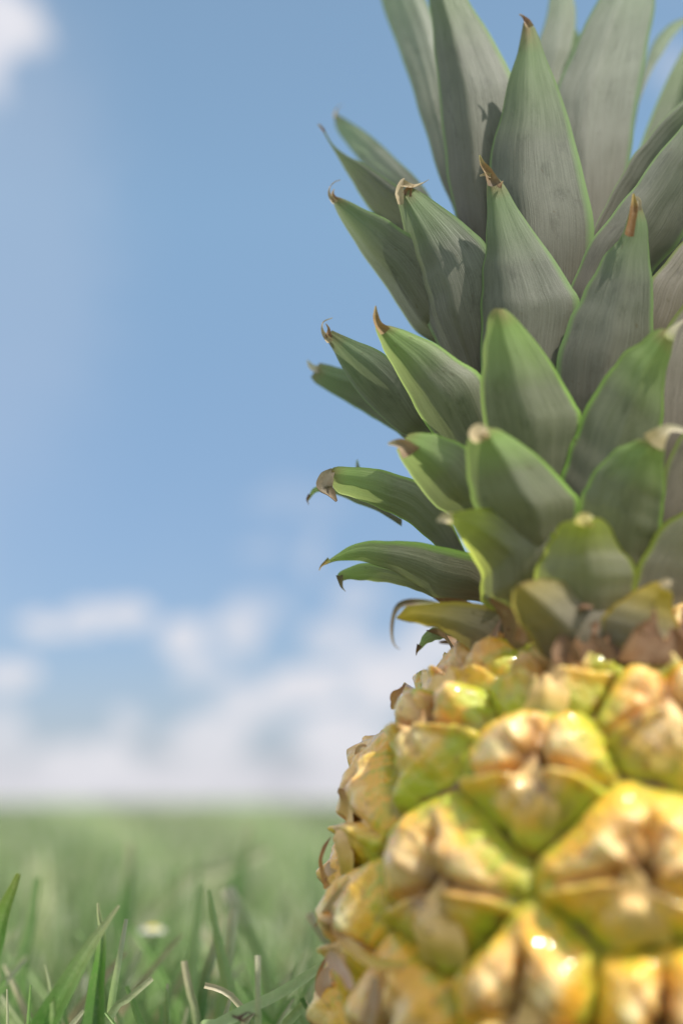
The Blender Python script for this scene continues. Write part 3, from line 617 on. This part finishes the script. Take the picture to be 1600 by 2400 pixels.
def turf(name, X, Y, H, Wd, segs, seed, lean=.35, pale=.25):
    r = np.random.default_rng(seed); n = len(X)
    az = r.uniform(0, 2 * np.pi, n); ln = np.abs(r.normal(0, lean, n)); face = r.uniform(0, np.pi, n)
    tt = np.linspace(0, 1, segs + 1)
    cq = 1 / np.maximum(.25, np.hypot(X, Y) * .35); clump = .5 + .5 * np.sin(X * 60 * cq + 2.5 * np.sin(Y * 31 * cq)) * np.sin(Y * 34 * cq + 2.2 * np.sin(X * 43 * cq))
    H = H * (.78 + .42 * clump)
    hx = (ln[:, None] * tt[None] ** 1.8) * H[:, None]
    cx = X[:, None] + np.cos(az)[:, None] * hx; cy = Y[:, None] + np.sin(az)[:, None] * hx
    cz = H[:, None] * (tt[None] - .22 * ln[:, None] * tt[None] ** 2)
    w = Wd[:, None] * np.clip(1.0 - tt[None] ** 2.4, .25, 1) * .5
    wx, wy = np.cos(face)[:, None] * w, np.sin(face)[:, None] * w
    L = np.stack([cx - wx, cy - wy, cz], -1); R = np.stack([cx + wx, cy + wy, cz], -1)
    V = np.stack([L, R], 2).reshape(-1, 3)
    k = np.arange(n)[:, None] * (segs + 1) * 2 + np.arange(segs)[None] * 2
    Fc = np.stack([k, k + 1, k + 3, k + 2], -1).reshape(-1, 4)
    fq = 1 / np.maximum(.12, np.hypot(X, Y) * .12); patch = .5 + .5 * np.sin(X * 5.5 * fq + 2 * np.sin(Y * 2.1 * fq)) * np.sin(Y * 3.4 * fq + 1.5 * np.sin(X * 4.1 * fq)); f = np.clip(.75 * r.uniform(0, 1, n) ** 1.2 + .45 * patch - .1, 0, 1); base = np.array((.125, .235, .065)); pal = np.array((.50, .60, .27)); dry = np.array((.70, .62, .38))
    c = base[None] * (1 - f[:, None]) + pal[None] * f[:, None]
    d = r.uniform(0, 1, n) < pale * .22; c[d] = dry * r.uniform(.7, 1.1, (d.sum(), 1))
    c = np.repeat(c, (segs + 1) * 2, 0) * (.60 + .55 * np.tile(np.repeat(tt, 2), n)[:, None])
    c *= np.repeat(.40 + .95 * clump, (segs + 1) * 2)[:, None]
    cut = np.repeat(r.uniform(0, 1, n) < .35, (segs + 1) * 2) & (np.tile(np.repeat(tt, 2), n) > .99)
    c[cut] = (.82, .80, .58)  # pale mown tips, coloured to stand for sunlit tips too
    return V, Fc, c
def wedge(n, r0, r1, half, seed):
    r = np.random.default_rng(seed); R = np.sqrt(r.uniform(r0 ** 2, r1 ** 2, n)); a = r.uniform(-half, half, n)
    return CAM[0] + R * np.sin(a), CAM[1] + R * np.cos(a)
parts = []
X, Y = wedge(36000, .05, 1.6, .95, 1); H = np.random.default_rng(2).normal(.047, .012, len(X)).clip(.02, .082)
dd = np.hypot(X, Y); dc = np.hypot(X - CAM[0], Y - CAM[1])
k = (dd > .045); X, Y, H, dc = X[k], Y[k], H[k], dc[k]
H = np.where(dc < .34, np.minimum(H, .045), H)
parts.append(turf('a', X, Y, H, np.random.default_rng(3).uniform(.002, .0046, len(X)), 5, 4))
X, Y = wedge(90000, 1.6, 5, .55, 5); H = np.random.default_rng(6).normal(.050, .012, len(X)).clip(.02, .082)
parts.append(turf('b', X, Y, H, np.random.default_rng(7).uniform(.003, .006, len(X)), 3, 8))
X, Y = wedge(110000, 5, 22, .45, 9); H = np.random.default_rng(10).normal(.055, .012, len(X)).clip(.02, .09)
parts.append(turf('c', X, Y, H, np.random.default_rng(11).uniform(.008, .018, len(X)), 2, 12))
X, Y = wedge(60000, 22, 90, .45, 13); H = np.random.default_rng(14).normal(.06, .02, len(X)).clip(.02, .12)
parts.append(turf('d', X, Y, H, np.random.default_rng(15).uniform(.03, .08, len(X)), 2, 16))
off = 0; VV, FF, CC = [], [], []
for V, Fc, c in parts: VV.append(V); FF.append(Fc + off); CC.append(c); off += len(V)
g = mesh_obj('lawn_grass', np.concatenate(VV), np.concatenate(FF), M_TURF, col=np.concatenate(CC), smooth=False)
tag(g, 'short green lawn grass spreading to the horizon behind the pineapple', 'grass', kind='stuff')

# ------------------------------------------------------------------ single blades one can pick out
def z5(pts): return [(x / 1.96, 1800 + y / 1.96) for x, y in pts]
def blade(pts, wd, depth, label, cols, foot=None, fold=.3, tw=0.0, name='grass_blade', cat='grass blade', side=None):
    """pts from tip down, photo pixels; the last leg runs on to the ground"""
    p3 = [P(x, y, depth) for x, y in pts]
    sc = (DIST * 100 - depth) / (DIST * 100)
    last = p3[-1]; d = p3[-1] - p3[-2]; d = d / abs(d[2]) if abs(d[2]) > 1e-4 else d
    ft = last + np.array([float(np.clip(d[0], -1.6, 1.6)) * last[2] * .6, 0, -last[2]])
    p3.append((last + ft) / 2 + np.array([0, 0, 0])); p3.append(ft)
    wd = [w * 1.45 for w in wd]
    wds = [w / 12500 * sc for w in wd] + [wd[-1] / 12500 * sc * .9, wd[-1] / 12500 * sc * .6]
    cl = cols + [cols[-1]] * (len(p3) - len(cols))
    loc = ft.copy(); p3 = [q - loc for q in p3]
    o = ribbon(name, p3, wds, M_BLADE, None, cl, fold=fold, n=40, nu=7, twist=tw, side=side)
    o.location = loc
    tag(o, label, cat, group='blades of grass standing above the lawn')
    return o
G1 = (.19, .40, .08); G2 = (.13, .26, .07); G3 = (.42, .56, .22); TP = (.58, .58, .34)
blade(z5([(88, 487), (62, 560), (25, 650), (-20, 800), (-90, 980), (-160, 1176)]), [8, 36, 72, 84, 84, 80], .3, 'broad bright green blade cut off by the left edge of the photo', [(.30, .36, .08), G1, G1, G1, G1], fold=.6)
blade(z5([(548, 632), (500, 700), (430, 800), (345, 940), (270, 1070), (205, 1190), (150, 1300)]), [4, 24, 36, 46, 48, 50, 48], .2, 'folded green blade leaning right with a pale tip, crossing the upright blade', [TP, G3, G1, G1, G1, G1, G1], fold=.8, tw=.2)
blade(z5([(450, 622), (458, 690), (472, 760), (462, 900), (448, 1030), (440, 1176), (435, 1300)]), [3, 18, 34, 44, 60, 72, 72], -.3, 'upright dark green folded blade behind the leaning one at left', [TP, G1, G2, G1, G2, G1, G1], fold=.8)
blade(z5([(206, 902), (222, 960), (238, 1040), (245, 1120)]), [2, 14, 22, 16], .3, 'tiny pointed blade at the left of the folded leaning blade', [TP, G1, G1, G1])
blade(z5([(581, 695), (566, 780), (545, 900), (520, 1040), (505, 1176)]), [6, 11, 13, 12, 12], -2.5, 'thin pale upright blade just right of the folded pair', [(.60, .58, .40), G3, G3, G3, G1])
blade(z5([(700, 968), (650, 1010), (580, 1070), (505, 1145)]), [8, 14, 15, 13], -2.2, 'short dark blade lying to the lower left below the daisy', [TP, G2, G2, G2])
blade(z5([(846, 888), (858, 960), (880, 1060), (905, 1176)]), [10, 14, 16, 17], .2, 'dark green stub blade with a frayed pale cut top', [(.60, .52, .34), G2, G2, G2])
blade(z5([(1184, 862), (1185, 940), (1184, 1060), (1186, 1176)]), [9, 9, 8, 8], .2, 'thin pale needle blade standing straight up beside the brown dry scrap', [(.70, .66, .48), G3, G3, G3])
blade(z5([(1560, 860), (1480, 915), (1400, 970), (1290, 1040), (1150, 1110), (1000, 1190), (900, 1240)]), [16, 22, 26, 30, 34, 38, 36], -.9, 'long light green blade slanting down from the fruit to the bottom edge', [G3, G3, (.46, .60, .26), (.46, .60, .26), G3, G3, G3], fold=.12, side=(.05, -.6, .75))
blade(z5([(940, 1000), (1010, 1018), (1070, 1055), (1108, 1110), (1125, 1176)]), [9, 10, 9, 8, 8], -2.0, 'short bent blade with a beige tip pointing left', [(.62, .52, .34), TP, G3, G1])
blade(z5([(1045, 555), (1075, 620), (1120, 710), (1170, 820), (1200, 900), (1230, 1000)]), [22, 22, 21, 20, 18, 16], -9, 'pale blurred blade with a blunt cream tip, middle of the lawn', [(.75, .70, .50), G3, G3, G3, G1, G1])
blade(z5([(1418, 668), (1450, 720), (1490, 780), (1530, 850)]), [14, 16, 18, 18], -6, 'blurred blade with cream tip leaning right against the fruit', [(.68, .60, .40), G2, G3, G3])
blade(z5([(604, 345), (596, 450), (585, 580), (570, 740), (555, 900)]), [14, 18, 19, 20, 20], -16, 'tall dark blurred blade left of centre reaching up the lawn', [TP, G2, G2, G2, G2])
blade(z5([(1150, 255), (1130, 350), (1105, 470), (1090, 580), (1075, 700)]), [10, 17, 18, 18, 18], -22, 'tallest dark blurred blade reaching almost to the horizon', [TP, G2, G2, G2, G2])
blade(z5([(1003, 770), (985, 840), (955, 930), (930, 1050)]), [14, 18, 20, 20], -6, 'dark blurred blade leaning slightly right above the beige tipped blade', [TP, G2, G2, G2])
blade(z5([(1235, 375), (1100, 440), (980, 485), (860, 525)]), [14, 22, 20, 16], -26, 'pale straw lying aslant high on the lawn', [(.50, .52, .30)] * 4)
blade(z5([(1395, 1090), (1340, 1150), (1300, 1220)]), [14, 16, 16], -2.5, 'short pale blade close to the foot of the long slanting blade', [G3, G3, G3])
blade(z5([(1385, 1060), (1420, 1130), (1440, 1200)]), [6, 10, 12], -.5, 'thin dark blade beside the pineapple at the bottom edge', [G2, G2, G2])
r5 = random.Random(5)
for i in range(12):
    px = r5.uniform(-80, 730); dep = -r5.uniform(3, 34); topz = r5.uniform(.058, .082)
    dist = DIST - dep * CM; py = 1893 + (.10 - topz) / dist * F
    lean = r5.uniform(-60, 60); h = 900 * DIST / dist
    f = r5.random(); c = tuple(G2[k] * (1 - f) + G3[k] * f for k in range(3))
    c = tuple(min(1, q * 1.1) for q in c); tipc = (.70, .68, .44) if r5.random() < .5 else c
    blade([(px, py), (px - lean * .25, py + h * .12), (px - lean, py + h * .4)], [r5.uniform(5, 14), 20, 22], dep,
          'taller out of focus grass blade standing above the lawn behind the sharp ones', [tipc, c, c])['group'] = 'taller blurred blades in the lawn'

for i in range(80):
    px = r5.uniform(-60, 760); dep = -r5.uniform(.8, 13.0); topz = r5.uniform(.050, .064) + (.004 if dep < -6 else 0)
    dist = DIST - dep * CM; py = 1882 + (.10 - topz) / dist * F; lean = r5.uniform(-190, 190); f = r5.random()
    c = tuple((G1, G2, G1)[i % 3][k] * (1 - f) + G3[k] * f for k in range(3)); w_ = r5.uniform(8, 20)
    if i % 9 == 4: c = (.52, .44, .24)
    blade([(px, py), (px - lean * .3, py + 60), (px - lean, py + 230)], [w_ * .3, w_, w_ * 1.2], dep,
          'thin green blade low down among the sharp ones along the bottom edge', [(.66, .62, .40) if r5.random() < .4 else c, c, c, c])['group'] = 'thin blades along the bottom edge'

# daisy in the lawn
dz = P(357, 2184, -15)
daisy = empty('daisy', (dz[0], dz[1], 0)); tag(daisy, 'small white daisy with yellow centre, blurred among the grass', 'flower')
zz = dz[2]
for i in range(15):
    a = 2 * math.pi * i / 15; L = .0036
    pts = [np.array([.002 * math.cos(a), .001 * math.sin(a), zz]), np.array([L * .6 * math.cos(a), L * .5 * math.sin(a), zz + .0008]), np.array([L * math.cos(a), L * .9 * math.sin(a), zz - .0002])]
    ribbon('petal', pts, [.0012, .0022, .0012], M_BRACT, daisy, [(.62, .64, .55)] * 3, fold=.1, n=8, nu=3, side=(.0, -.2, 1))
V = []
for j in range(8):
    ph = math.pi / 2 * j / 7
    for i in range(16):
        a = 2 * math.pi * i / 16; V.append((.0022 * math.cos(ph) * math.cos(a), .0022 * math.cos(ph) * math.sin(a), zz + .0018 * math.sin(ph)))
mesh_obj('flower_centre', V, grid_faces(16, 8, 0, True), M_BRACT, daisy, col=np.tile((.72, .60, .05), (len(V), 1)))
ribbon('stem', [(0, 0.0005, zz), (.001, .001, zz * .5), (0, 0, 0)], [.0012, .0014, .0016], M_BLADE, daisy, [G3, G1, G1], n=12)

# brown dry scrap caught in the grass
sc = empty('dry_leaf_scrap', tuple(P(578, 2382, .3))); tag(sc, 'curled dark brown dry scrap caught on the grass at the bottom edge', 'dry leaf')
L0 = np.array(sc.location)
for pts, wd in ((z5([(1064, 1138), (1090, 1150), (1120, 1140), (1150, 1128), (1185, 1146)]), [4, 8, 9, 5, 3]), (z5([(1090, 1150), (1120, 1166), (1150, 1140), (1170, 1135)]), [5, 9, 8, 4]), (z5([(1100, 1160), (1135, 1128), (1165, 1150)]), [3, 6, 2])):
    ribbon('curl', [P(x, y, .3) - L0 for x, y in pts], [w / 12500 for w in wd], M_DRY, sc, [(.10, .06, .045), (.15, .09, .06), (.12, .07, .05)], n=16, twist=2.0)

# ------------------------------------------------------------------ sky
SUN_EL, SUN_AZ = 58.0, 128.0         # azimuth clockwise from +Y seen from above: right of and behind the camera
w = bpy.data.worlds.new('World'); scene.world = w; w.use_nodes = True; w.node_tree.nodes.clear()
t = NT(w)
sky = t.node('ShaderNodeTexSky', sky_type='NISHITA'); sky.sun_disc = False
sky.sun_elevation = math.radians(SUN_EL); sky.sun_rotation = math.radians(SUN_AZ)
sky.air_density = 1.0; sky.dust_density = .6; sky.ozone_density = 1.5; sky.altitude = 100
tc = t.node('ShaderNodeTexCoord'); dirn = tc.outputs['Generated']
sep = t.node('ShaderNodeSeparateXYZ'); t.link(dirn, sep.inputs[0])
az = t.math('ARCTAN2', sep.outputs[0], sep.outputs[1]); el = t.math('ARCSINE', sep.outputs[2])
cx = t.node('ShaderNodeCombineXYZ'); t.link(az, cx.inputs[0]); t.link(el, cx.inputs[1])
wn = t.node('ShaderNodeTexNoise'); wn.inputs['Scale'].default_value = 38; wn.inputs['Detail'].default_value = 4; t.link(cx.outputs[0], wn.inputs['Vector'])
ws = t.node('ShaderNodeVectorMath', operation='SUBTRACT'); t.link(wn.outputs['Color'], ws.inputs[0]); ws.inputs[1].default_value = (.5, .5, .5)
wm = t.node('ShaderNodeVectorMath', operation='MULTIPLY'); t.link(ws.outputs[0], wm.inputs[0]); wm.inputs[1].default_value = (.050, .036, 0)
wa = t.node('ShaderNodeVectorMath', operation='ADD'); t.link(cx.outputs[0], wa.inputs[0]); t.link(wm.outputs[0], wa.inputs[1])
CL = [(700, 1180, 160, 60, .14), (620, 1290, 60, 40, .2), (-80, 560, 420, 700, .08), (-200, 620, 640, 1000, .08), (100, 1462, 85, 40, 1), (205, 1455, 70, 38, .8), (285, 1445, 85, 46, .95), (425, 1490, 75, 55, .95), (555, 1470, 80, 75, .75), (470, 1560, 80, 45, .6),
      (30, 1582, 85, 36, .95), (290, 1700, 50, 55, .6), (720, 1600, 115, 60, 1.0), (900, 1590, 120, 90, 1.0), (790, 1500, 110, 55, .7), (560, 1650, 80, 55, .5),
      (725, 1310, 50, 70, .35), (830, 1412, 90, 60, .45), (500, 1730, 130, 80, .85), (800, 1740, 150, 100, .95), (620, 1640, 120, 60, .7), (200, 1790, 170, 60, .8), (0, 1720, 70, 110, .6), (420, 1830, 300, 60, .7), (900, 1850, 300, 50, .7),
      (40, 50, 85, 85, .95), (-60, 60, 140, 170, .8), (0, 170, 60, 70, .3), (1570, 160, 60, 60, .28), (60, 1850, 300, 50, .6), (1050, 1500, 150, 90, .8), (640, 1420, 60, 40, .3)]
cov = None
for (x, y, rx, ry, k) in CL:
    r = ray(x, y); r = r / np.linalg.norm(r); a0, e0 = math.atan2(r[0], r[1]), math.asin(r[2])
    s_ = t.node('ShaderNodeVectorMath', operation='SUBTRACT'); t.link(wa.outputs[0], s_.inputs[0]); s_.inputs[1].default_value = (a0, e0, 0)
    m_ = t.node('ShaderNodeVectorMath', operation='MULTIPLY'); t.link(s_.outputs[0], m_.inputs[0]); m_.inputs[1].default_value = (F / rx / .95, F / ry / .95, 0)
    l_ = t.node('ShaderNodeVectorMath', operation='LENGTH'); t.link(m_.outputs[0], l_.inputs[0])
    mr = t.node('ShaderNodeMapRange', interpolation_type='SMOOTHSTEP'); t.link(l_.outputs['Value'], mr.inputs[0])
    mr.inputs[1].default_value = 1.10; mr.inputs[2].default_value = .5; mr.inputs[3].default_value = 0; mr.inputs[4].default_value = k
    inv = t.math('SUBTRACT', 1, mr.outputs[0])
    cov = inv if cov is None else t.math('MULTIPLY', cov, inv)
cov = t.math('SUBTRACT', 1, cov)
# unseen clouds over the rest of the sky, thickened and brightened as fill light
n2_ = t.noise(dirn, 3.2, 6, .6)
away = t.math('MULTIPLY', t.ramp(n2_, [(.42, 0.0), (.58, 1.0)]), t.ramp(t.math('ABSOLUTE', az), [(.26, 0.0), (.42, 1.0)]))
cov = t.math('MAXIMUM', cov, away)
bright = t.math('ADD', 1.0, t.math('MULTIPLY', away, .55))
# haze towards the horizon
hz = t.node('ShaderNodeMapRange', interpolation_type='SMOOTHSTEP'); t.link(el, hz.inputs[0])
hz.inputs[1].default_value = .12; hz.inputs[2].default_value = -.005; hz.inputs[3].default_value = 0; hz.inputs[4].default_value = .34
tn = t.node('ShaderNodeMapRange'); t.link(el, tn.inputs[0]); tn.inputs[1].default_value = 0; tn.inputs[2].default_value = .45
skyc = t.mix(.22, sky.outputs[0], (4.2, 4.5, 4.8))
skyc = t.mix(1.0, skyc, t.mix(tn.outputs[0], (.70, .70, .86), (1.12, 1.38, 1.42)), 'MULTIPLY')
skyc = t.mix(hz.outputs[0], skyc, (4.1, 4.8, 6.1))
h2 = t.node('ShaderNodeMapRange', interpolation_type='SMOOTHSTEP'); t.link(el, h2.inputs[0])
h2.inputs[1].default_value = .045; h2.inputs[2].default_value = .0; h2.inputs[3].default_value = 0; h2.inputs[4].default_value = .85
skyc = t.mix(h2.outputs[0], skyc, (5.2, 5.15, 5.6))
tex = t.noise(wa.outputs[0], 60, 4, .6)
cloudc = t.mix(tex, (5.8, 5.9, 6.4), (7.8, 7.6, 7.9))
bn = t.node('ShaderNodeVectorMath', operation='SCALE'); t.link(cloudc, bn.inputs[0]); t.link(bright, bn.inputs['Scale'])
final = t.mix(t.math('MULTIPLY', cov, .95), skyc, bn.outputs[0])
bg = t.node('ShaderNodeBackground'); t.link(final, bg.inputs[0]); bg.inputs[1].default_value = .118
out = t.node('ShaderNodeOutputWorld'); t.link(bg.outputs[0], out.inputs[0])

sun = bpy.data.lights.new('sun', 'SUN'); sun.energy = 5.0; sun.angle = math.radians(.53); sun.color = (1.0, .955, .88)
so = bpy.data.objects.new('sun', sun); COL.objects.link(so)
e_, a_ = math.radians(SUN_EL), math.radians(SUN_AZ)
sd = Vector((math.cos(e_) * math.sin(a_), math.cos(e_) * math.cos(a_), math.sin(e_)))
so.rotation_euler = (-sd).to_track_quat('-Z', 'Y').to_euler(); so.location = sd * 3

# ------------------------------------------------------------------ camera
cd = bpy.data.cameras.new('camera'); co = bpy.data.objects.new('camera', cd); COL.objects.link(co)
cd.sensor_fit = 'HORIZONTAL'; cd.sensor_width = 24.0; cd.lens = F / 1600 * 24.0
co.location = CAM; co.rotation_euler = (math.pi / 2 + PITCH, 0, 0)
cd.clip_start = .01; cd.clip_end = 10000
cd.dof.use_dof = True; cd.dof.focus_distance = DIST + .003; cd.dof.aperture_fstop = 5.9
scene.camera = co
scene.render.engine = 'CYCLES'
scene.cycles.max_bounces = 8; scene.cycles.transmission_bounces = 6; scene.cycles.diffuse_bounces = 4
scene.view_settings.view_transform = 'Standard'; scene.view_settings.look = 'None'; scene.view_settings.exposure = 0; scene.view_settings.gamma = 1
